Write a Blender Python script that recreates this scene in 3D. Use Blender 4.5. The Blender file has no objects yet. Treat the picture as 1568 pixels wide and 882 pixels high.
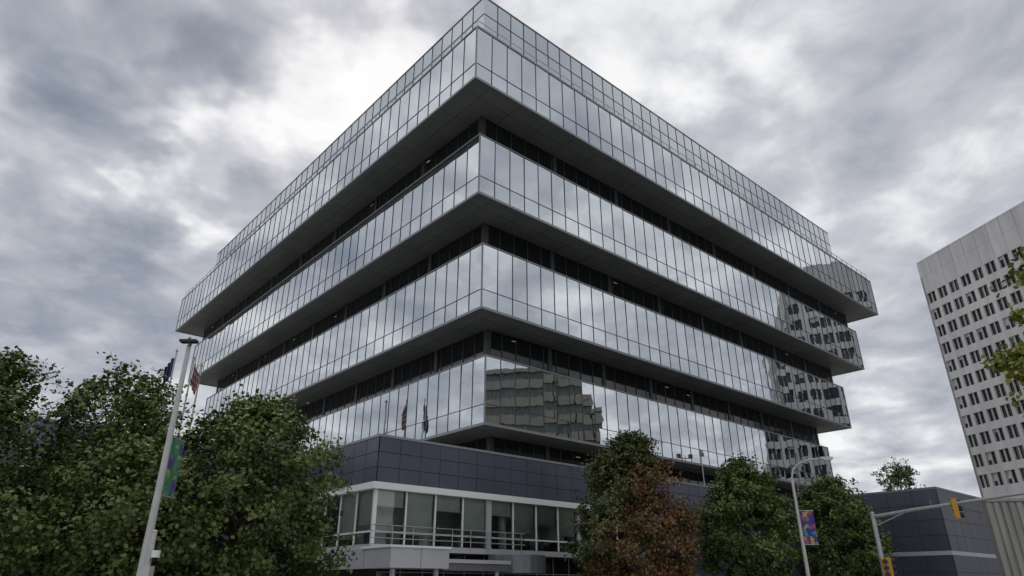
import bpy, math, random
import numpy as np
from mathutils import Vector, Matrix
random.seed(7); RNG=np.random.default_rng(7)
scene=bpy.context.scene
COL=scene.collection
R=math.radians

# ------------------------------------------------------------ materials
def nt(name):
    m=bpy.data.materials.new(name); m.use_nodes=True
    t=m.node_tree; b=t.nodes['Principled BSDF']
    return m,t,b
def mat(name,col,rough=0.6,metal=0.0,var=0.0,vscale=1.0,spec=0.5,bump=0.0,bscale=20,streak=False):
    m,t,b=nt(name)
    b.inputs['Base Color'].default_value=(*col,1)
    b.inputs['Roughness'].default_value=rough
    b.inputs['Metallic'].default_value=metal
    b.inputs['Specular IOR Level'].default_value=spec
    tc=t.nodes.new('ShaderNodeTexCoord')
    if var>0:
        n=t.nodes.new('ShaderNodeTexNoise'); n.inputs['Scale'].default_value=vscale; n.inputs['Detail'].default_value=4
        if streak:
            mp=t.nodes.new('ShaderNodeMapping'); mp.inputs['Scale'].default_value=(1,1,0.15)
            t.links.new(tc.outputs['Object'],mp.inputs['Vector']); t.links.new(mp.outputs[0],n.inputs['Vector'])
        else: t.links.new(tc.outputs['Object'],n.inputs['Vector'])
        mr=t.nodes.new('ShaderNodeMapRange'); mr.inputs['From Min'].default_value=.3; mr.inputs['From Max'].default_value=.7
        mr.inputs['To Min'].default_value=1-var; mr.inputs['To Max'].default_value=1+var
        t.links.new(n.outputs['Fac'],mr.inputs['Value'])
        mx=t.nodes.new('ShaderNodeMix'); mx.data_type='RGBA'; mx.blend_type='MULTIPLY'; mx.inputs['Factor'].default_value=1
        mx.inputs['A'].default_value=(*col,1); t.links.new(mr.outputs[0],mx.inputs['B'])
        t.links.new(mx.outputs['Result'],b.inputs['Base Color'])
    if bump>0:
        n2=t.nodes.new('ShaderNodeTexNoise'); n2.inputs['Scale'].default_value=bscale
        t.links.new(tc.outputs['Object'],n2.inputs['Vector'])
        bp=t.nodes.new('ShaderNodeBump'); bp.inputs['Strength'].default_value=bump; bp.inputs['Distance'].default_value=.02
        t.links.new(n2.outputs['Fac'],bp.inputs['Height']); t.links.new(bp.outputs[0],b.inputs['Normal'])
    return m
def mirror_glass(name,col,var=.12,rough=.015,wave=.05):
    """coated glass: metallic reflection with per-panel (attribute) tint"""
    m,t,b=nt(name)
    b.inputs['Metallic'].default_value=1.0; b.inputs['Roughness'].default_value=rough
    a=t.nodes.new('ShaderNodeAttribute'); a.attribute_name='tint'
    mr=t.nodes.new('ShaderNodeMapRange'); mr.inputs['To Min'].default_value=1-var; mr.inputs['To Max'].default_value=1
    t.links.new(a.outputs['Fac'],mr.inputs['Value'])
    mx=t.nodes.new('ShaderNodeMix'); mx.data_type='RGBA'; mx.blend_type='MULTIPLY'; mx.inputs['Factor'].default_value=1
    mx.inputs['A'].default_value=(*col,1); t.links.new(mr.outputs[0],mx.inputs['B'])
    t.links.new(mx.outputs['Result'],b.inputs['Base Color'])
    tc=t.nodes.new('ShaderNodeTexCoord'); n=t.nodes.new('ShaderNodeTexNoise'); n.inputs['Scale'].default_value=.9; n.inputs['Detail'].default_value=1
    t.links.new(tc.outputs['Object'],n.inputs['Vector'])
    bp=t.nodes.new('ShaderNodeBump'); bp.inputs['Strength'].default_value=wave; bp.inputs['Distance'].default_value=.05
    t.links.new(n.outputs['Fac'],bp.inputs['Height']); t.links.new(bp.outputs[0],b.inputs['Normal'])
    return m
M={}
M['glass']=mirror_glass('coated_glass',(.66,.705,.73),var=.14)
M['pent']=mirror_glass('screen_glass',(.56,.60,.625),rough=.12)
M['mull']=mat('mullion_dark',(.065,.07,.075),.5,.3)
M['trim']=mat('aluminium_trim',(.25,.26,.27),.45,.5)
M['soffit']=mat('soffit_panel',(.20,.208,.212),.55,.1,var=.15,vscale=.25)
M['joint']=mat('panel_joint',(.035,.035,.04),.8)
M['darkglass']=mat('dark_window_glass',(.012,.014,.016),.06,0,spec=.6)
M['roof']=mat('roof_gravel',(.36,.35,.33),.9,var=.2,vscale=2)
M['navy']=mat('navy_metal_panel',(.078,.086,.118),.38,.25,var=.15,vscale=.4)
M['white']=mat('white_metal',(.78,.79,.79),.45,.05)
M['lgrey']=mat('light_grey_metal',(.52,.53,.56),.4,.3,var=.06,vscale=.7)
M['cope']=mat('grey_coping',(.24,.25,.27),.45,.3,var=.06,vscale=.7)
M['mgrey']=mat('mid_grey_metal',(.17,.18,.20),.4,.4,var=.1,vscale=.7)
M['conc']=mat('tower_concrete',(.54,.535,.54),.85,var=.16,vscale=.5,streak=True)
M['concd']=mat('weathered_concrete',(.30,.29,.27),.9,var=.3,vscale=.8,streak=True,bump=.3)
M['beige']=mat('beige_cladding',(.24,.23,.205),.8,var=.1,vscale=.5)
M['bandglass']=mat('band_window',(.09,.105,.105),.25,0,var=.35,vscale=.3)
M['pole']=mat('galvanised_steel',(.42,.43,.44),.5,.5,var=.1,vscale=3)
M['polew']=mat('painted_pole',(.50,.50,.49),.5,.1,var=.08,vscale=3)
M['black']=mat('black_paint',(.02,.02,.022),.45)
M['yellow']=mat('signal_yellow',(.50,.27,.03),.5)
M['bark']=mat('tree_bark',(.075,.06,.045),.9,var=.3,vscale=6)
M['blind']=mat('window_blind',(.55,.58,.56),.8,var=.08,vscale=1.5)
M['inner']=mat('interior_wall',(.60,.61,.58),.8,var=.1,vscale=.6)
M['asphalt']=mat('asphalt',(.055,.055,.056),.9,var=.2,vscale=.6,bump=.3,bscale=40)
M['pave']=mat('concrete_pavement',(.34,.33,.31),.9,var=.15,vscale=.8)
M['kerb']=mat('kerb_stone',(.40,.39,.37),.9,var=.1)
M['paint']=mat('road_paint',(.78,.78,.75),.7)
M['grass']=mat('ground_lawn',(.20,.20,.17),.95,var=.3,vscale=.3)
def emis(name,col,s):
    m,t,b=nt(name); b.inputs['Base Color'].default_value=(*col,1)
    b.inputs['Emission Color'].default_value=(*col,1); b.inputs['Emission Strength'].default_value=s; return m
M['lamp']=emis('ceiling_light',(1,.75,.45),.22)
m,t,b=nt('clear_glass')
out=t.nodes['Material Output']; tr=t.nodes.new('ShaderNodeBsdfTransparent'); tr.inputs[0].default_value=(.88,.93,.90,1)
gl=t.nodes.new('ShaderNodeBsdfGlossy'); gl.inputs['Roughness'].default_value=.01; gl.inputs[0].default_value=(.9,.93,.92,1)
fr=t.nodes.new('ShaderNodeFresnel'); fr.inputs[0].default_value=1.9
mx=t.nodes.new('ShaderNodeMixShader'); t.links.new(fr.outputs[0],mx.inputs[0]); t.links.new(tr.outputs[0],mx.inputs[1]); t.links.new(gl.outputs[0],mx.inputs[2])
t.links.new(mx.outputs[0],out.inputs[0]); M['clear']=m

# ------------------------------------------------------------ mesh builder
class MB:
    def __init__(s): s.v=[]; s.f=[]; s.m=[]; s.t=[]; s.mats=[]
    def mi(s,k):
        if k not in s.mats: s.mats.append(k)
        return s.mats.index(k)
    def quad(s,a,b,c,d,k,tint=.5):
        n=len(s.v); s.v+= [tuple(a),tuple(b),tuple(c),tuple(d)]; s.f.append((n,n+1,n+2,n+3)); s.m.append(s.mi(k)); s.t.append(tint)
    def box(s,x0,x1,y0,y1,z0,z1,k):
        n=len(s.v)
        s.v+=[(x0,y0,z0),(x1,y0,z0),(x1,y1,z0),(x0,y1,z0),(x0,y0,z1),(x1,y0,z1),(x1,y1,z1),(x0,y1,z1)]
        for f in ((0,3,2,1),(4,5,6,7),(0,1,5,4),(1,2,6,5),(2,3,7,6),(3,0,4,7)):
            s.f.append(tuple(n+i for i in f)); s.m.append(s.mi(k)); s.t.append(.5)
    def tube(s,p0,p1,r0,r1,k,n=10,caps=True):
        p0=Vector(p0);p1=Vector(p1);d=(p1-p0).normalized()
        a=d.orthogonal().normalized();b=d.cross(a)
        i0=len(s.v)
        for p,r in ((p0,r0),(p1,r1)):
            for i in range(n):
                t=2*math.pi*i/n; s.v.append(tuple(p+a*math.cos(t)*r+b*math.sin(t)*r))
        for i in range(n):
            j=(i+1)%n; s.f.append((i0+i,i0+j,i0+n+j,i0+n+i)); s.m.append(s.mi(k)); s.t.append(.5)
        if caps:
            s.f.append(tuple(i0+i for i in range(n))[::-1]); s.m.append(s.mi(k)); s.t.append(.5)
            s.f.append(tuple(i0+n+i for i in range(n))); s.m.append(s.mi(k)); s.t.append(.5)
    def obj(s,name,parent=None,smooth=False,loc=None,rot=0,bevel=0):
        me=bpy.data.meshes.new(name); me.from_pydata(s.v,[],s.f); 
        for k in s.mats: me.materials.append(M[k])
        me.polygons.foreach_set('material_index',s.m)
        at=me.attributes.new('tint','FLOAT','FACE'); at.data.foreach_set('value',s.t)
        if smooth: me.polygons.foreach_set('use_smooth',[True]*len(s.f))
        me.update()
        o=bpy.data.objects.new(name,me); COL.objects.link(o)
        if parent: o.parent=parent
        if loc: o.location=loc
        o.rotation_euler[2]=rot
        if bevel:
            md=o.modifiers.new('bevel','BEVEL'); md.width=bevel; md.segments=2
        return o
def empty(name,loc=(0,0,0),rot=0):
    o=bpy.data.objects.new(name,None); o.location=loc; o.rotation_euler[2]=rot; COL.objects.link(o); return o

# ------------------------------------------------------------ camera
cam=bpy.data.cameras.new('camera'); co=bpy.data.objects.new('camera',cam); COL.objects.link(co)
cam.lens=23.31; cam.sensor_width=36; cam.clip_end=6000; cam.clip_start=.1
co.location=(0,0,1.7); co.rotation_euler=(R(90+24.272),0,0); scene.camera=co

# ------------------------------------------------------------ main glass building (local axes: x along right face, y along left face)
TH=R(90-48.705)
B=empty('glass_office_building',(-2.0,47.7,0),TH)
L=55.5; PITCH=1.52
def face_pts(side,x0,x1,y0,y1):
    return {'S':((x0,y0),(1,0),(0,-1),x1-x0),'W':((x0,y1),(0,-1),(-1,0),y1-y0),
            'N':((x1,y1),(-1,0),(0,1),x1-x0),'E':((x1,y0),(0,1),(1,0),y1-y0)}[side]
def panels(g,mu,side,rect,z0,z1,rows,pitch,kg,km='mull',gap=.0,proud=0.0,tilt=.0028,mw=.045,md=.035,mull=True,seed=0):
    rn=random.Random(seed*13+ord(side))
    (ox,oy),(dx,dy),(nx,ny),ln=face_pts(side,*rect)
    n=max(1,round(ln/pitch)); w=ln/n
    zs=[z0+(z1-z0)*r for r in rows]
    def P(u,off,z): return (ox+dx*u+nx*off,oy+dy*u+ny*off,z)
    for i in range(n):
        for j in range(len(zs)-1):
            u0=i*w+gap;u1=(i+1)*w-gap;a0=zs[j]+gap;a1=zs[j+1]-gap
            tx=rn.gauss(0,tilt)*w/2; tz=rn.gauss(0,tilt)*(a1-a0)/2
            g.quad(P(u0,proud-tx-tz,a0),P(u1,proud+tx-tz,a0),P(u1,proud+tx+tz,a1),P(u0,proud-tx+tz,a1),kg,rn.random())
    if mull:
        def bx(u0,u1,a0,a1,d):
            p=P(u0,-.01,a0);q=P(u1,d,a1)
            mu.box(min(p[0],q[0]),max(p[0],q[0]),min(p[1],q[1]),max(p[1],q[1]),a0,a1,km)
        for i in range(1,n): bx(i*w-mw/2,i*w+mw/2,z0,z1,md)
        for z in zs[1:-1]: bx(.0,ln,z-mw/2,z+mw/2,md-.006)
def ring(mb,x0,x1,y0,y1,z0,z1,proud,t,k):
    X0,X1,Y0,Y1=x0-proud,x1+proud,y0-proud,y1+proud
    mb.box(X0,X1,Y0,Y0+t,z0,z1,k); mb.box(X0,X1,Y1-t,Y1,z0,z1,k)
    mb.box(X0,X0+t,Y0+t,Y1-t,z0,z1,k); mb.box(X1-t,X1,Y0+t,Y1-t,z0,z1,k)
layers=[(7.126,35.42,40.44),(4.687,27.79,33.09),(2.404,20.08,25.43),(0.0,12.40,17.70)]
g=MB();mu=MB();st=MB();tr=MB();dg=MB();sf=MB()
S=3.08
for li,(o,zb,zt) in enumerate(layers):
    rect=(-o,L+o,-o,L+o); x0,x1,y0,y1=rect
    st.box(x0+.08,x1-.08,y0+.08,y1-.08,zb+.02,zt-.06,'soffit')
    ring(tr,*rect,zb-.02,zb+.18,.05,.4,'trim')
    ring(tr,*rect,zt-.09,zt+.02,.05,.5,'trim')
    for cx in (x0,x1):
        for cy in (y0,y1):
            sx=.05 if cx==x0 else -.05; sy=.05 if cy==y0 else -.05
            tr.box(min(cx-sx,cx+sx),max(cx-sx,cx+sx),min(cy-sy,cy+sy),max(cy-sy,cy+sy),zb+.18,zt-.09,'trim')
    for s in 'SWNE':
        panels(g,mu,s,rect,zb+.18,zt-.09,(0,.27,1.0),PITCH,'glass',seed=li)
    n=round((x1-x0)/PITCH); w=(x1-x0)/n; zz=zb+.016
    for i in range(1,n,2):
        u=x0+i*w
        if x0+.4<u<x1-.4:
            d=min(S,u-x0,x1-u)
            for (a,b) in ((y0+.4,y0+max(.45,d)),(y1-max(.45,d),y1-.4)):
                sf.box(u-.02,u+.02,a,b,zz,zz+.01,'joint')
            for (a,b) in ((x0+.4,x0+max(.45,d)),(x1-max(.45,d),x1-.4)):
                sf.box(a,b,u-.02,u+.02,zz+.0005,zz+.0105,'joint')
    for a in (S*.5,):
        sf.box(x0+a,x1-a,y0+a,y0+a+.035,zz-.002,zz+.008,'joint'); sf.box(x0+a,x0+a+.035,y0+a+.04,y1-a,zz-.002,zz+.008,'joint')
    zlow=layers[li+1][2] if li<3 else 10.1
    c=(x0+S,x1-S,y0+S,y1-S)
    dg.box(c[0]+.05,c[1]-.05,c[2]+.05,c[3]-.05,zlow-.5,zb+.3,'joint')
    for s in 'SWNE':
        panels(dg,mu,s,c,zlow-.3 if li<3 else 10.1,zb+.1,(0,1) if li<3 else (0,.12,1),PITCH,'darkglass',seed=20+li,tilt=.004,mw=.07,md=.05)
    for cx in (c[0],c[1]-.3):
        for cy in (c[2],c[3]-.3):
            dg.box(cx-.06,cx+.36,cy-.06,cy+.36,zlow-.3,zb+.1,'mull')
    ncol=8
    for i in range(1,ncol):
        u=c[0]+(c[1]-c[0])*i/ncol
        dg.box(u-.22,u+.22,c[2]-.08,c[2]+.02,zlow-.3,zb+.1,'mull'); dg.box(c[0]-.08,c[0]+.02,u-.22,u+.22,zlow-.3,zb+.1,'mull')
    rr=random.Random(li+50)
    for i in range(6):
        u=rr.uniform(c[0]+2,c[1]-2); z=zb-rr.uniform(.35,.6)
        if rr.random()<.6: dg.box(u,u+.5,c[2]-.012,c[2]-.006,z,z+.04,'lamp')
        else: dg.box(c[0]-.012,c[0]-.006,u,u+.5,z,z+.04,'lamp')
    st.box(x0+.5,x1-.5,y0+.5,y1-.5,zt-.05,zt-.02,'roof')
# penthouse screen
o1=7.126-2.975; px0,py0=-o1,-o1; px1,py1=px0+63.7,py0+64.6
PZ=46.513+1.7; zt=40.44
st.box(px0+.1,px1-.1,py0+.1,py1-.1,zt-.03,PZ-.3,'mgrey')
rect=(px0,px1,py0,py1)
for s in 'SWNE': panels(g,mu,s,rect,zt,PZ-.12,(0,.25,.5,.75,1),PITCH,'pent',seed=77,mw=.06)
ring(tr,*rect,PZ-.12,PZ,.05,.3,'trim')
# roof-edge rail
x0,x1=-7.126,L+7.126
for zr in (.45,.95):
    for (a,b) in (((x0+.25,x0+.25),(x1-.25,x0+.25)),((x0+.25,x0+.25),(x0+.25,x1-.25))):
        tr.tube((*a,zt+zr),(*b,zt+zr),.035,.035,'lgrey',6)
n=46
for i in range(n+1):
    u=x0+.25+(x1-x0-.5)*i/n
    tr.box(u-.03,u+.03,x0+.22,x0+.28,zt,zt+.95,'lgrey'); 
    if i: tr.box(x0+.22,x0+.28,u-.03,u+.03,zt,zt+.95,'lgrey')
g.obj('curtain_wall_glass',B);mu.obj('mullions',B);st.obj('floor_slabs',B);tr.obj('metal_trim',B);dg.obj('recessed_windows',B);sf.obj('soffit_joints',B)

# podium
pd=MB();pj=MB()
PX,PY,PT,PB=-9.5,-1.81,10.1,7.30
def clad(mb,side,rect,z0,z1,pitch,nrow,k='navy',seed=3):
    panels(mb,mb,side,rect,z0,z1,tuple(i/nrow for i in range(nrow+1)),pitch,k,gap=.018,proud=.03,tilt=.005,mull=False,seed=seed)
pr=(PX,62.0,PY,50.0)
pj.box(pr[0],pr[1],pr[2],pr[3],PB,PT-.1,'joint')
for s in 'SWE': clad(pd,s,pr,PB+.02,PT-.13,1.5,3)
ring(pj,*pr,PT-.13,PT+.02,.07,.5,'cope')
pj.box(pr[0]+.5,pr[1]-.5,pr[2]+.5,pr[3]-.5,PT-.09,PT-.03,'roof')
# left wing
wr=(-36.0,PX-.02,12.45,24.0)
pj.box(*wr,0,11.1,'joint'); clad(pd,'S',wr,.3,11.0,1.5,10,seed=5); clad(pd,'W',wr,.3,11.0,1.5,10,seed=5); ring(pj,*wr,11.0,11.2,.07,.5,'mgrey')
# right wing
rw=(37.4,56.0,-16.5,PY-.1)
pj.box(*rw,0,9.5,'joint')
for s in 'SWE':
    clad(pd,s,rw,4.5,9.5,2.0,4,seed=6); clad(pd,s,rw,.2,4.15,2.0,3,seed=8)
ring(pj,*rw,9.5,9.7,.06,.5,'mgrey'); ring(pj,*rw,4.16,4.5,.05,.3,'lgrey')
# solid lower podium beyond lobby
pj.box(14.0,61.9,PY+.1,49.9,0,PB-.01,'joint'); clad(pd,'S',(14.0,61.9,PY+.1,49.9),.1,PB-.1,1.5,6,seed=9)
pj.box(PX+.1,13.9,12.4,49.9,0,PB-.01,'joint'); clad(pd,'W',(PX+.1,13.9,12.4,49.9),.1,PB-.1,1.5,6,seed=9)
pj.box(PX+.1,13.9,PY+9,12.3,0,PB-.01,'joint')
# lobby: fascia, sill, glass
lr=(PX,13.9,PY,12.3); GB=3.95
pj.box(PX-.35,14.0,PY-.35,PY+.2,PB-.38,PB-.004,'white'); pj.box(PX-.35,PX+.2,PY+.2,12.4,PB-.38,PB-.004,'white')
pj.box(PX-.1,14.0,PY-.1,PY+9,GB-.35,GB-.02,'lgrey'); pj.box(PX-.1,PX+3,PY+9.01,12.3,GB-.35,GB-.02,'lgrey')
pj.box(PX+.25,13.9,PY+.25,PY+8.9,PB-.3,PB-.2,'white')
pj.box(PX+4,13.9,PY+3.2,PY+3.4,GB,PB-.3,'inner'); pj.box(PX+4,PX+4.2,PY+3.42,12.3,GB,PB-.3,'inner')
lg=MB();lm=MB()
panels(lg,lm,'S',lr,GB,PB-.38,(0,.22,1),2.15,'clear',km='white',mw=.09,md=.07,seed=1)
panels(lg,lm,'W',lr,GB,PB-.38,(0,.22,1),2.15,'clear',km='white',mw=.09,md=.07,seed=2)
lm.box(PX-.07,PX+.12,PY-.07,PY+.12,GB,PB-.38,'white')
rr=random.Random(4); n=11; w=(13.9-PX)/n
for i in range(n):
    if rr.random()<.85:
        d=rr.choice((.9,1.3,1.9,2.4))
        lm.box(PX+i*w+.08,PX+(i+1)*w-.08,PY+.18,PY+.2,PB-.4-d,PB-.39,'blind')
for i in range(6):
    w2=(12.3-PY)/6.56
    if rr.random()<.8: lm.box(PX+.18,PX+.2,PY+i*w2+.2,PY+(i+1)*w2-.08,PB-.4-rr.choice((.9,1.9,2.6)),PB-.39,'blind')
for i in (4,8):
    u=PX+i*w; lm.box(u-.2,u+.2,PY-.085,PY+.15,GB+.001,PB-.381,'lgrey')
for i in (2,5,8):
    lm.tube((PX+i*w,PY+1.1,GB),(PX+i*w,PY+1.1,PB-.3),.28,.28,'white',16)
for i in range(8):
    u=PX+1+i*2.6; lm.box(u,u+1.4,PY+2,PY+2.7,GB,GB+.75,'mgrey')
# lower floor glazing
pj.box(PX+1.2,13.9,PY+1.2,PY+8.9,0,GB-.36,'joint')
panels(dg2:=MB(),lm,'S',(PX+1.15,13.9,PY+1.15,12.3),.05,GB-.4,(0,.7,1),1.6,'darkglass',km='pole',seed=4)
# canopies
cp=MB()
cp.box(-10.1,-6.33,-4.93,PY-.11,2.62,3.62,'lgrey'); cp.box(-10.1,PX-.12,PY-.10,8.0,2.62,3.62,'lgrey')
cp.box(-10.2,-6.25,-5.03,-1.92,3.62,3.74,'white')
for u in (-8.2,): cp.box(u-.012,u+.012,-4.934,-4.93,2.64,3.6,'joint')
cp.box(-10.104,-10.1,-2.2,-2.17,2.64,3.6,'joint')
cp.box(-6.32,-1.2,-4.3,PY-.11,2.95,3.15,'lgrey'); cp.box(-6.2,-1.3,-4.2,PY-.12,2.55,2.94,'mgrey')
prev=None
for i in range(13):
    t=math.pi*i/12; px=.9+2.0*math.cos(math.pi-t); py=PY-.2-2.4*math.sin(t)
    if prev: 
        cp.quad((prev[0],prev[1],2.5),(px,py,2.5),(px,py,3.55),(prev[0],prev[1],3.55),'mgrey'); cp.quad((prev[0],prev[1],3.55),(px,py,3.55),(px,PY-.11,3.55),(prev[0],PY-.11,3.55),'mgrey'); cp.quad((prev[0],prev[1],2.5),(prev[0],PY-.11,2.5),(px,PY-.11,2.5),(px,py,2.5),'mgrey')
    prev=(px,py)
for u in (-9.6,-6.8,-2): cp.tube((u,-4.4 if u<-6.5 else -3.9,0),(u,-4.4 if u<-6.5 else -3.9,2.62),.15,.15,'pole',14)
for z in (4.25,4.6,4.95):
    cp.tube((PX-.25,PY-.25,z),(2.0,PY-.25,z),.025,.025,'pole',6)
for i in range(9): cp.tube((PX-.25+i*1.43,PY-.25,3.7),(PX-.25+i*1.43,PY-.25,4.95),.025,.025,'pole',6)
pd.obj('podium_cladding',B);pj.obj('podium_body',B);lg.obj('lobby_glass',B);lm.obj('lobby_frames',B);dg2.obj('ground_floor_glass',B);cp.obj('entrance_canopy',B)
def flood(x,y,z0,h,name='floodlight'):
    f=MB(); f.tube((0,0,0),(0,0,h),.05,.04,'polew',8); f.box(-.7,.7,-.03,.03,h-.35,h-.28,'polew')
    for sx in (-.6,.6):
        f.box(sx-.17,sx+.17,-.22,.10,h-.28,h+.08,'mgrey'); f.box(sx-.14,sx+.14,-.226,-.221,h-.24,h+.04,'white')
    f.box(-.15,.15,-.15,.15,0,.06,'mgrey'); o=f.obj(name); 
    p=Matrix.Translation((-2,47.7,0))@Matrix.Rotation(TH,4,'Z')@Vector((x,y,z0)); o.location=p; o.rotation_euler[2]=TH+.5
for x in (15.9,25.8,34.8): flood(x,PY+.9,PT,3.3)
flood(37.9,-3.9,9.7,1.7)

# ------------------------------------------------------------ concrete office tower
T=empty('concrete_office_tower',(81.6,120,0),math.atan2(-.978,.208))
tw=MB();tg=MB()
TL,TD,TZ=32.4,34.0,61.3
FP=3.48; zw0=16.6+1.7-.95; NR=11; CP=2.7
tw.box(.5,TL-.5,.5,TD-.5,0,TZ-.4,'joint')
def grid(side):
    (ox,oy),(dx,dy),(nx,ny),ln=face_pts(side,0,TL,0,TD)
    nc=round(ln/CP); w=ln/nc
    def bx(u0,u1,a0,a1,d0,d1,k,mb):
        p=(ox+dx*u0+nx*d0,oy+dy*u0+ny*d0);q=(ox+dx*u1+nx*d1,oy+dy*u1+ny*d1)
        mb.box(min(p[0],q[0]),max(p[0],q[0]),min(p[1],q[1]),max(p[1],q[1]),a0,a1,k)
    bx(0,ln,54.4,TZ-3.4,-.45,0,'conc',tw); bx(0,ln,TZ-3.36,TZ,-.45,-.02,'conc',tw)
    bx(0,ln,0,zw0,-.45,0,'conc',tw)
    WH=2.15
    for r in range(NR+0):
        z=zw0+r*FP
        if z+WH>54.3: break
        ztop=zw0+(r+1)*FP if r<NR-1 else 54.39
        bx(0,ln,z+WH,ztop,-.45,0,'conc',tw)
        bx(0,.5,z+.001,z+WH-.001,-.45,0,'conc',tw); bx(ln-.5,ln,z+.001,z+WH-.001,-.45,0,'conc',tw)
        for i in range(nc):
            u=i*w
            if i: bx(u-.36,u+.36,z+.001,z+WH-.001,-.45,-.003,'conc',tw)
            bx(u+w/2-.07,u+w/2+.07,z+.001,z+WH-.001,-.32,-.1,'conc',tw)
            rn=random.random()
            if rn<.3: bx(u+.42,u+w/2-.07,z+WH-random.choice((.5,.9,1.3)),z+WH-.001,-.40,-.38,'blind',tg)
    for i in range(1,nc):
        bx(i*w-.03,i*w+.03,54.42,TZ-.02,-.01,.006,'concd',tg)
    panels(tg,tg,side,(.42,TL-.42,.42,TD-.42),zw0,54.4,(0,1),CP,'darkglass',mull=False,seed=90)
for s in 'SWNE': grid(s)
tw.box(-.0,TL,-.0,TD,TZ-.4,TZ-.39,'roof')
tw.obj('concrete_frame',T); tg.obj('tower_windows',T)

# ------------------------------------------------------------ banded office building opposite (seen as reflection)
O=empty('banded_office_building',(86,12,0),0)
ob=MB()
for (y0,y1,h) in ((0,35,44),(35,38.5,42.5),(38.5,41,40.5),(41,43,38),(43,44.5,35)):
    ob.box(.4,24,y0+.0,y1-.01,0,h-.5,'bandglass')
    z=1.0
    while z<h-1:
        ob.box(0,24.3,y0-.02,y1+.2,z,z+1.9,'beige'); z+=3.9
    ob.box(-.1,24.4,y0-.03,y1+.25,h-.6,h+.4,'beige')
    y=y0+1.5
    while y<y1:
        ob.box(.25,.45,y-.06,y+.06,0,h-.6,'beige'); y+=1.5
ob.obj('banded_facade',O)

# ------------------------------------------------------------ ribbed wall
rb=MB(); rb.box(0,16,.12,.6,0,7.2,'concd'); 
for i in range(32): rb.box(i*.5,i*.5+.3,0,.119,0,7.15,'concd')
rb.box(-.05,16.05,-.05,.7,7.2,7.4,'concd')
rb.obj('ribbed_concrete_wall',loc=(33.5,49,0),rot=R(-8))

# ------------------------------------------------------------ trees
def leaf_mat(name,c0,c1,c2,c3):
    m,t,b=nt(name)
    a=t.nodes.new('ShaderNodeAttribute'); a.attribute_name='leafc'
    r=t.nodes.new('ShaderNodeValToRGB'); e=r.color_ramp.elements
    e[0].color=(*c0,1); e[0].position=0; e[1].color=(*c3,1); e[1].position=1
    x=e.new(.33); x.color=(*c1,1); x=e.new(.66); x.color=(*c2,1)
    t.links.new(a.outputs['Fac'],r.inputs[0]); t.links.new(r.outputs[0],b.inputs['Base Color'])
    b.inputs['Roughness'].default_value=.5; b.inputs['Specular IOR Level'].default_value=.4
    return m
M['leaf']=leaf_mat('green_foliage',(.040,.062,.018),(.078,.115,.028),(.120,.165,.042),(.175,.215,.065))
M['leafrust']=leaf_mat('autumn_foliage',(.050,.085,.024),(.085,.100,.030),(.150,.082,.034),(.21,.098,.042))
M['leafyel']=leaf_mat('yellowing_foliage',(.08,.12,.025),(.14,.18,.03),(.25,.25,.05),(.38,.32,.07))
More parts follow.
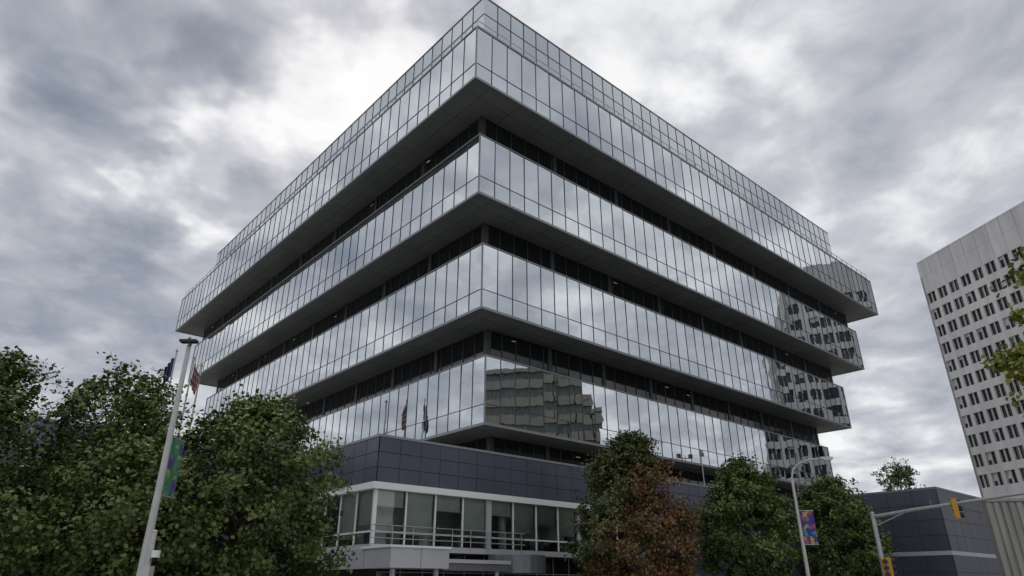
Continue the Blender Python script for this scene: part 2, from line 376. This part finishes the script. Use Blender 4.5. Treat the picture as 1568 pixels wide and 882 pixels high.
def tree(name,loc,h,r,seed,base=1.6,nclump=150,nleaf=260,ls=.15,shape='round',mk='leaf',clr=.55,trunk=.17,colfn=None,shell=.45,aspect=1.0):
    rg=np.random.default_rng(seed); mb=MB()
    def env(t):
        if shape=='round': return np.sqrt(np.clip(1-(2*t-1)**2*.98,0,1))**.8*(1-.12*t)
        if shape=='cone': return np.clip((1-t)**.62*(.45+1.6*np.clip(t,0,.35)/.35*.55),0.03,1)
        if shape=='ovoid': return np.clip(np.sin(np.pi*np.clip(t*.86+.13,0,1))**.75,0.05,1)
    ph=rg.uniform(0,6.28,6)
    def lump(az,t): return 1+.17*np.sin(3*az+ph[0]+5*t)+.12*np.sin(5*az+ph[1]-9*t)+.09*np.sin(8*az+ph[2]+15*t)
    ch=h-base
    cs=[]
    while len(cs)<nclump:
        t=rg.beta(1.15,1.15); az=rg.uniform(0,2*np.pi); rr=rg.uniform(shell**2,1)**.5
        e=env(t)*lump(az,t)*r*rr*.93
        cs.append((e*np.cos(az)*aspect,e*np.sin(az),base+ch*(.03+.93*t)))
    cs=np.array(cs)
    bend=rg.normal(0,.12,(6,2)); pts=[]
    for i in range(6):
        f=i/5; pts.append(Vector((bend[i,0]*f*2,bend[i,1]*f*2,f*h*.88)))
    for i in range(5):
        mb.tube(pts[i],pts[i+1],trunk*(1-.17*i),trunk*(1-.17*(i+1)),'bark',9,False)
    order=rg.permutation(len(cs))[:min(len(cs),70)]
    for k in order:
        c=Vector(cs[k]); f=max(.12,min(.93,(c.z/h)-rg.uniform(.12,.28))); 
        j=min(4,int(f/.88*5)) if f<.88 else 4; ff=f/.88*5-j; ff=min(1,max(0,ff)); a=pts[j].lerp(pts[j+1],ff)
        mid=a.lerp(c,.5)+Vector((rg.normal(0,.15),rg.normal(0,.15),-.15+rg.normal(0,.1)))
        mb.tube(a,mid,trunk*.33,trunk*.2,'bark',5,False); mb.tube(mid,c,trunk*.2,trunk*.06,'bark',4,False)
    NV=len(cs)*nleaf
    ci=np.repeat(np.arange(len(cs)),nleaf)
    crad=clr*rg.uniform(.6,1.35,len(cs))
    sub=rg.normal(0,1,(len(cs),9,3))*np.array([.62,.62,.42]); si=rg.integers(0,9,NV)
    p=cs[ci]+ (sub[ci,si]*1.0+rg.normal(0,.30,(NV,3)))*crad[ci][:,None]
    nrm=rg.normal(0,1,(NV,3)); outw=p-np.array([0,0,base+ch*.45]); outw/=np.linalg.norm(outw,axis=1)[:,None]+1e-6
    nrm=nrm*.7+outw*.55+np.array([0,0,.5]); nrm/=np.linalg.norm(nrm,axis=1)[:,None]
    tmp=rg.normal(0,1,(NV,3)); u=np.cross(nrm,tmp); u/=np.linalg.norm(u,axis=1)[:,None]+1e-6; w=np.cross(nrm,u)
    s=(ls*rg.uniform(.6,1.25,NV))[:,None]
    A=p-u*s*.5; Bp=p+w*s*.36-nrm*s*.06; C=p+u*s*.5; D=p-w*s*.36-nrm*s*.06
    LV=np.stack([A,Bp,C,D],1).reshape(-1,3)
    nb=len(mb.v); tv=np.array(mb.v); V=np.concatenate([tv,LV])
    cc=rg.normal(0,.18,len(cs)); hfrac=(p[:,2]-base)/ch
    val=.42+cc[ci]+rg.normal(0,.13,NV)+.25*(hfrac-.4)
    if colfn is not None: val=colfn(p,hfrac,val,cc[ci],rg)
    val=np.clip(val,0,1)
    nf=len(mb.f)
    loops=np.concatenate([np.array([i for f in mb.f for i in f],dtype=np.int64),nb+np.arange(NV*4)])
    me=bpy.data.meshes.new(name); me.vertices.add(len(V)); me.vertices.foreach_set('co',V.ravel())
    me.loops.add(len(loops)); me.loops.foreach_set('vertex_index',loops)
    npoly=nf+NV; me.polygons.add(npoly); me.polygons.foreach_set('loop_start',np.arange(npoly)*4); me.polygons.foreach_set('loop_total',np.full(npoly,4))
    me.materials.append(M['bark']); me.materials.append(M[mk])
    me.polygons.foreach_set('material_index',np.concatenate([np.zeros(nf,int),np.ones(NV,int)]))
    at=me.attributes.new('leafc','FLOAT','FACE'); at.data.foreach_set('value',np.concatenate([np.zeros(nf),val]))
    me.update(calc_edges=True); me.validate()
    o=bpy.data.objects.new(name,me); o.location=loc; COL.objects.link(o); return o
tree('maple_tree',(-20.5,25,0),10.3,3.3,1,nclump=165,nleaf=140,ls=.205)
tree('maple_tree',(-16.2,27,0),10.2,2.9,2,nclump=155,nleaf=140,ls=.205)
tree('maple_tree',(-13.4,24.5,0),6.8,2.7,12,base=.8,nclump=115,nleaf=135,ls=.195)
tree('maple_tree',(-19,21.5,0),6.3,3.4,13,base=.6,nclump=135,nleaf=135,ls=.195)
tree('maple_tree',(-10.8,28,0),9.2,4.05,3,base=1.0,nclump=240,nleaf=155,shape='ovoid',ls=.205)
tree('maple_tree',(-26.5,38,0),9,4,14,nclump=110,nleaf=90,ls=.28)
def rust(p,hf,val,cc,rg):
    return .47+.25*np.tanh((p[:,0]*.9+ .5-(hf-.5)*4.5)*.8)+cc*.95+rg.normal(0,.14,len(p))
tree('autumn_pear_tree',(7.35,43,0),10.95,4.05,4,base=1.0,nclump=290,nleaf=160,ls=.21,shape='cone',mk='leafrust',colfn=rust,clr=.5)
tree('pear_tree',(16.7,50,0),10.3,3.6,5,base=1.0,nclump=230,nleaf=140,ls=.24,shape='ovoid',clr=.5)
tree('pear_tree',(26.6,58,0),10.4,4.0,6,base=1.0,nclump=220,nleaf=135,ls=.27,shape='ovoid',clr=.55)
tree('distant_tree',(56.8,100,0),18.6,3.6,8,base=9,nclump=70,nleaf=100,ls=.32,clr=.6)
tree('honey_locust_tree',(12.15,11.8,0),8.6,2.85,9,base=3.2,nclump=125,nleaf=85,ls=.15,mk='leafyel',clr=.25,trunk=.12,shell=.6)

# ------------------------------------------------------------ street furniture
def banner_mat(name,cols):
    m,t,b=nt(name); tc=t.nodes.new('ShaderNodeTexCoord'); v=t.nodes.new('ShaderNodeTexVoronoi'); v.inputs['Scale'].default_value=4.5
    t.links.new(tc.outputs['Object'],v.inputs['Vector']); r=t.nodes.new('ShaderNodeValToRGB'); r.color_ramp.interpolation='CONSTANT'
    e=r.color_ramp.elements; e[0].color=(*cols[0],1); e[1].color=(*cols[1],1); e[1].position=.25
    for i,c in enumerate(cols[2:]): x=e.new(.4+.15*i); x.color=(*c,1)
    s=t.nodes.new('ShaderNodeSeparateColor'); t.links.new(v.outputs['Color'],s.inputs[0]); t.links.new(s.outputs[0],r.inputs[0]); t.links.new(r.outputs[0],b.inputs['Base Color']); b.inputs['Roughness'].default_value=.7
    return m
M['ban1']=banner_mat('banner_print',((.03,.04,.20),(.36,.05,.12),(.05,.22,.26),(.45,.30,.05),(.10,.03,.22)))
M['ban2']=banner_mat('banner_print_green',((.05,.20,.08),(.10,.05,.22),(.05,.09,.24),(.30,.34,.12),(.07,.24,.12)))
# street lamp with curved arm
s=MB(); X,Y=18.45,45
s.tube((0,0,0),(0,0,.5),.2,.17,'pole',14); s.tube((0,0,.5),(0,0,8.2),.13,.085,'polew',14)
pts=[Vector((0,0,8.2)),Vector((.12,-.05,8.75)),Vector((.5,-.25,9.15)),Vector((1.1,-.6,9.33)),Vector((1.7,-.95,9.36))]
for a,b in zip(pts,pts[1:]): s.tube(a,b,.06,.055,'polew',10)
s.box(1.6,2.4,-1.22,-.92,9.28,9.42,'lgrey'); s.box(1.75,2.35,-1.18,-.96,9.22,9.279,'white')
for z in (6.2,4.15): s.tube((0,0,z),(.95,-.15,z),.025,.025,'pole',8)
s.quad((.14,-.02,4.18),(.93,-.147,4.18),(.93,-.147,6.17),(.14,-.02,6.17),'ban1')
s.obj('street_lamp',loc=(X,Y,0),smooth=False)
# tall left light pole
s=MB()
s.tube((0,0,0),(0,0,.5),.22,.2,'pole',16); s.tube((0,0,.5),(0,0,8.72),.125,.065,'polew',16)
s.tube((0,0,8.66),(.1,-.1,8.8),.05,.05,'mgrey',10); s.box(-.22,.3,-.26,-.02,8.76,8.84,'black'); s.tube((.05,-.16,8.84),(.05,-.16,8.93),.06,.04,'mgrey',10)
for z in (5.85,4.15): s.tube((0,0,z),(.03,.95,z),.02,.02,'pole',8)
s.quad((.01,.15,4.18),(.03,.92,4.18),(.03,.92,5.83),(.01,.15,5.83),'ban2')
s.obj('banner_light_pole',loc=(-10.28,20,0))
# security camera post
s=MB(); s.tube((0,0,0),(0,0,2.78),.05,.05,'polew',12); s.tube((0,0,2.78),(0,0,2.81),.06,.03,'polew',12)
s.tube((0,0,2.35),(.14,-.05,2.35),.03,.03,'polew',8); s.tube((.14,-.05,2.4),(.14,-.05,2.26),.085,.085,'white',14); s.tube((.14,-.05,2.26),(.14,-.05,2.19),.075,.03,'black',14)
s.box(-.1,.1,-.1,.1,1.75,2.1,'polew')
s.obj('security_camera_pole',loc=(-7.6,15,0))
# flag poles (tall, behind the left wing); limp flags
def flag(mb,z,w,h,k,sgn):
    n=14
    for i in range(n):
        a=i/n;b2=(i+1)/n
        fx=lambda q:sgn*(.1+w*q*.5)+.05*math.sin(q*17)
        fy=lambda q:.22*math.sin(q*19+1)
        dz=lambda q:-.9*q**.8*w
        for j in range(3):
            t0=j/3;t1=(j+1)/3
            s0=1-.25*t0; s1=1-.25*t1
            mb.quad((fx(a)*s1,fy(a),z+dz(a)-h*t1),(fx(b2)*s1,fy(b2),z+dz(b2)-h*t1),(fx(b2)*s0,fy(b2),z+dz(b2)-h*t0),(fx(a)*s0,fy(a),z+dz(a)-h*t0),k)
m,t,b=nt('flag_blue'); b.inputs['Base Color'].default_value=(.03,.05,.14,1); M['fblue']=m
m,t,b=nt('flag_stripes'); tc=t.nodes.new('ShaderNodeTexCoord'); w=t.nodes.new('ShaderNodeTexWave'); w.bands_direction='DIAGONAL'; w.inputs['Scale'].default_value=1.0
w.inputs['Distortion'].default_value=.8
r=t.nodes.new('ShaderNodeValToRGB'); r.color_ramp.interpolation='CONSTANT'; r.color_ramp.elements[0].color=(.36,.03,.04,1); r.color_ramp.elements[1].color=(.5,.5,.5,1); r.color_ramp.elements[1].position=.5
t.links.new(tc.outputs['Object'],w.inputs['Vector']); t.links.new(w.outputs['Fac'],r.inputs[0]); t.links.new(r.outputs[0],b.inputs['Base Color']); M['fus']=m
for (x,y,k,top) in ((-32.0,60.2,'fblue',22.2),(-31.3,62.4,'fus',22.2),(-31.6,64.9,'none',22.2)):
    s=MB(); s.tube((0,0,0),(0,0,.6),.22,.18,'pole',12); s.tube((0,0,.6),(0,0,top),.14,.07,'polew',12); s.tube((0,0,top),(0,0,top+.25),.13,.03,'yellow',10)
    if k!='none': flag(s,top-.4,1.5,1.9,k,-1 if k=='fblue' else 1.1)
    s.obj('flagpole',loc=(x,y,0))
# traffic signal
def sighead(s,c,ang,k='yellow'):
    cx,cy,cz=c; ca,sa=math.cos(ang),math.sin(ang)
    def T2(x,y,z): return (cx+x*ca-y*sa,cy+x*sa+y*ca,cz+z)
    tmp=MB(); tmp.box(-.17,.17,-.12,.12,-.52,.52,k)
    n=len(s.v); s.v+=[T2(*v) for v in tmp.v]
    for f in tmp.f: s.f.append(tuple(n+i for i in f)); s.m.append(s.mi(k)); s.t.append(.5)
    for z in (-.34,0,.34):
        s.tube(T2(0,-.12,z),T2(0,-.32,z),.13,.14,'black',12,True)
        s.tube(T2(0,.12,z),T2(0,.15,z),.12,.1,k,12)
s=MB(); s.tube((0,0,0),(0,0,.4),.24,.2,'pole',14); s.tube((0,0,.4),(0,0,5.75),.16,.12,'pole',14); s.tube((0,0,5.75),(0,0,5.85),.14,.05,'pole',14)
P0=Vector((0,0,5.55)); P1=Vector((1.2,-2.2,5.72)); P2=Vector((6.6,-12.2,6.25))
s.tube(P0,P1,.10,.09,'pole',12); s.tube(P1,P2,.09,.06,'pole',12)
s.tube((0,0,5.0),(.95,-1.75,5.62),.04,.04,'pole',8)
q=P1.lerp(P2,.21)
sighead(s,(q.x,q.y,q.z-.25),R(70)); sighead(s,(.25,-.2,2.75),R(70)); sighead(s,(-.05,-.33,2.7),R(-20))
s.tube((0,0,3.1),(.25,-.2,3.1),.03,.03,'pole',8)
q2=P1.lerp(P2,.1); s.tube(q2,q2+Vector((0,0,.35)),.04,.06,'mgrey',8)
s.obj('traffic_signal',loc=(21.7,42,0))

# ------------------------------------------------------------ ground
def sheet(name,x0,x1,y0,y1,z,k,rot=0,loc=(0,0,0)):
    s=MB(); s.quad((x0,y0,0),(x1,y0,0),(x1,y1,0),(x0,y1,0),k); return s.obj(name,loc=(loc[0],loc[1],z),rot=rot)
sheet('ground',-3000,3000,-3000,3000,0,'grass')
sheet('plaza_pavement',-45,75,-22,60,.004,'pave',TH,(-2,47.7))
sheet('road',-150,150,-5.5,5.5,.008,'asphalt',R(20),(4,17))
sheet('pavement',-40,40,-4,3.2,.006,'pave',R(20),(4,5))
s=MB()
for i in range(-30,30): s.quad((i*4,-.07,0),(i*4+2.2,-.07,0),(i*4+2.2,.07,0),(i*4,.07,0),'paint')
s.obj('road_markings',loc=(4,17,.012),rot=R(20))
for yy in (-5.7,5.5):
    s=MB(); s.box(-150,150,yy,yy+.2,0,.13,'kerb'); s.obj('kerb',loc=(4,17,0),rot=R(20),bevel=.02)

# ------------------------------------------------------------ sky
AZ,EL=-19.0,41.0
def dirv(az,el): a,e=R(az),R(el); return Vector((math.sin(a)*math.cos(e),math.cos(a)*math.cos(e),math.sin(e)))
w=bpy.data.worlds.new('World'); scene.world=w; w.use_nodes=True; t=w.node_tree; N=t.nodes; Lk=t.links
bg=N['Background']; bg.inputs['Strength'].default_value=.1
sky=N.new('ShaderNodeTexSky'); sky.sky_type='NISHITA'; sky.sun_disc=False; sky.sun_elevation=R(EL); sky.sun_rotation=R(AZ)
tc=N.new('ShaderNodeTexCoord')
def math_(op,a,b=None,clamp=False):
    n=N.new('ShaderNodeMath'); n.operation=op; n.use_clamp=clamp
    for i,x in enumerate((a,b)):
        if x is None: continue
        if isinstance(x,(int,float)): n.inputs[i].default_value=x
        else: Lk.new(x,n.inputs[i])
    return n.outputs[0]
nrm=N.new('ShaderNodeVectorMath'); nrm.operation='NORMALIZE'; Lk.new(tc.outputs['Generated'],nrm.inputs[0])
sep=N.new('ShaderNodeSeparateXYZ'); Lk.new(nrm.outputs[0],sep.inputs[0])
zz=math_('ADD',math_('MAXIMUM',sep.outputs[2],0.0),.22)
cmb=N.new('ShaderNodeCombineXYZ'); Lk.new(math_('DIVIDE',sep.outputs[0],zz),cmb.inputs[0]); Lk.new(math_('DIVIDE',sep.outputs[1],zz),cmb.inputs[1])
def noise(scale,detail,rough,off,dist=0.0):
    mp=N.new('ShaderNodeMapping'); mp.inputs['Location'].default_value=off; Lk.new(cmb.outputs[0],mp.inputs[0])
    n=N.new('ShaderNodeTexNoise'); n.noise_dimensions='2D'; n.inputs['Scale'].default_value=scale; n.inputs['Detail'].default_value=detail; n.inputs['Roughness'].default_value=rough; n.inputs['Distortion'].default_value=dist
    Lk.new(mp.outputs[0],n.inputs['Vector']); return n
nA=noise(1.7,4,.5,(3.1,1.7,0),.2); nB=noise(4.8,6,.54,(7,2,0),.2); nW=noise(3.4,4,.55,(1,9,0))
ws=N.new('ShaderNodeVectorMath'); ws.operation='SUBTRACT'; Lk.new(nW.outputs['Color'],ws.inputs[0]); ws.inputs[1].default_value=(.5,.5,.5)
wm=N.new('ShaderNodeVectorMath'); wm.operation='SCALE'; Lk.new(ws.outputs[0],wm.inputs[0]); wm.inputs['Scale'].default_value=.40
wa=N.new('ShaderNodeVectorMath'); wa.operation='ADD'; Lk.new(nrm.outputs[0],wa.inputs[0]); Lk.new(wm.outputs[0],wa.inputs[1])
wn=N.new('ShaderNodeVectorMath'); wn.operation='NORMALIZE'; Lk.new(wa.outputs[0],wn.inputs[0])
def blob(az,el,rad,wt):
    d=N.new('ShaderNodeVectorMath'); d.operation='DOT_PRODUCT'; Lk.new(wn.outputs[0],d.inputs[0]); d.inputs[1].default_value=dirv(az,el)
    m=N.new('ShaderNodeMapRange'); m.interpolation_type='SMOOTHSTEP'; m.inputs['From Min'].default_value=math.cos(R(rad)); m.inputs['From Max'].default_value=1; m.inputs['To Min'].default_value=0; m.inputs['To Max'].default_value=wt
    Lk.new(d.outputs['Value'],m.inputs['Value']); return m.outputs[0]
acc=math_('ADD',math_('MULTIPLY',math_('SUBTRACT',nA.outputs['Fac'],.5),.75),math_('MULTIPLY',math_('SUBTRACT',nB.outputs['Fac'],.5),.95))
acc=math_('ADD',acc,.64)
for bl in ((-17,40,10,.36),(-27,33,7,.30),(-43,32,6,.14),(13,46,12,.24),(22,38,7,.12),(30,24,10,.10),(-39,27,8,-.22),(-39,19,12,-.22),(-35,38,7,-.24),(-45,42,9,-.24),(-28,44,6,-.15),(-6,47,6,-.1),(44,33,12,-.06),(180,40,110,.20)):
    acc=math_('ADD',acc,blob(*bl))
hz=N.new('ShaderNodeMapRange'); hz.inputs['From Min'].default_value=0; hz.inputs['From Max'].default_value=.28; hz.inputs['To Min'].default_value=.14; hz.inputs['To Max'].default_value=0
Lk.new(sep.outputs[2],hz.inputs['Value']); acc=math_('ADD',acc,hz.outputs[0],True)
rp=N.new('ShaderNodeValToRGB'); e=rp.color_ramp.elements
e[0].position=0; e[0].color=(.20,.235,.29,1); e[1].position=1; e[1].color=(.98,.98,.98,1)
for p,c in ((.25,(.27,.305,.37)),(.5,(.42,.44,.50)),(.72,(.60,.61,.655)),(.90,(.86,.865,.885))):
    x=e.new(p); x.color=(*c,1)
Lk.new(acc,rp.inputs[0])
sc=N.new('ShaderNodeVectorMath'); sc.operation='SCALE'; sc.inputs['Scale'].default_value=9.8; Lk.new(rp.outputs[0],sc.inputs[0])
mx=N.new('ShaderNodeMix'); mx.data_type='RGBA'; mx.inputs['Factor'].default_value=.95; Lk.new(sky.outputs[0],mx.inputs['A']); Lk.new(sc.outputs[0],mx.inputs['B'])
Lk.new(mx.outputs['Result'],bg.inputs['Color'])
sun=bpy.data.lights.new('sun','SUN'); sun.energy=1.0; sun.angle=R(20); sun.color=(1,.97,.92)
so=bpy.data.objects.new('sun',sun); COL.objects.link(so); so.rotation_euler=dirv(AZ,EL).to_track_quat('Z','Y').to_euler()
scene.view_settings.view_transform='Standard'; scene.view_settings.look='None'; scene.view_settings.exposure=0
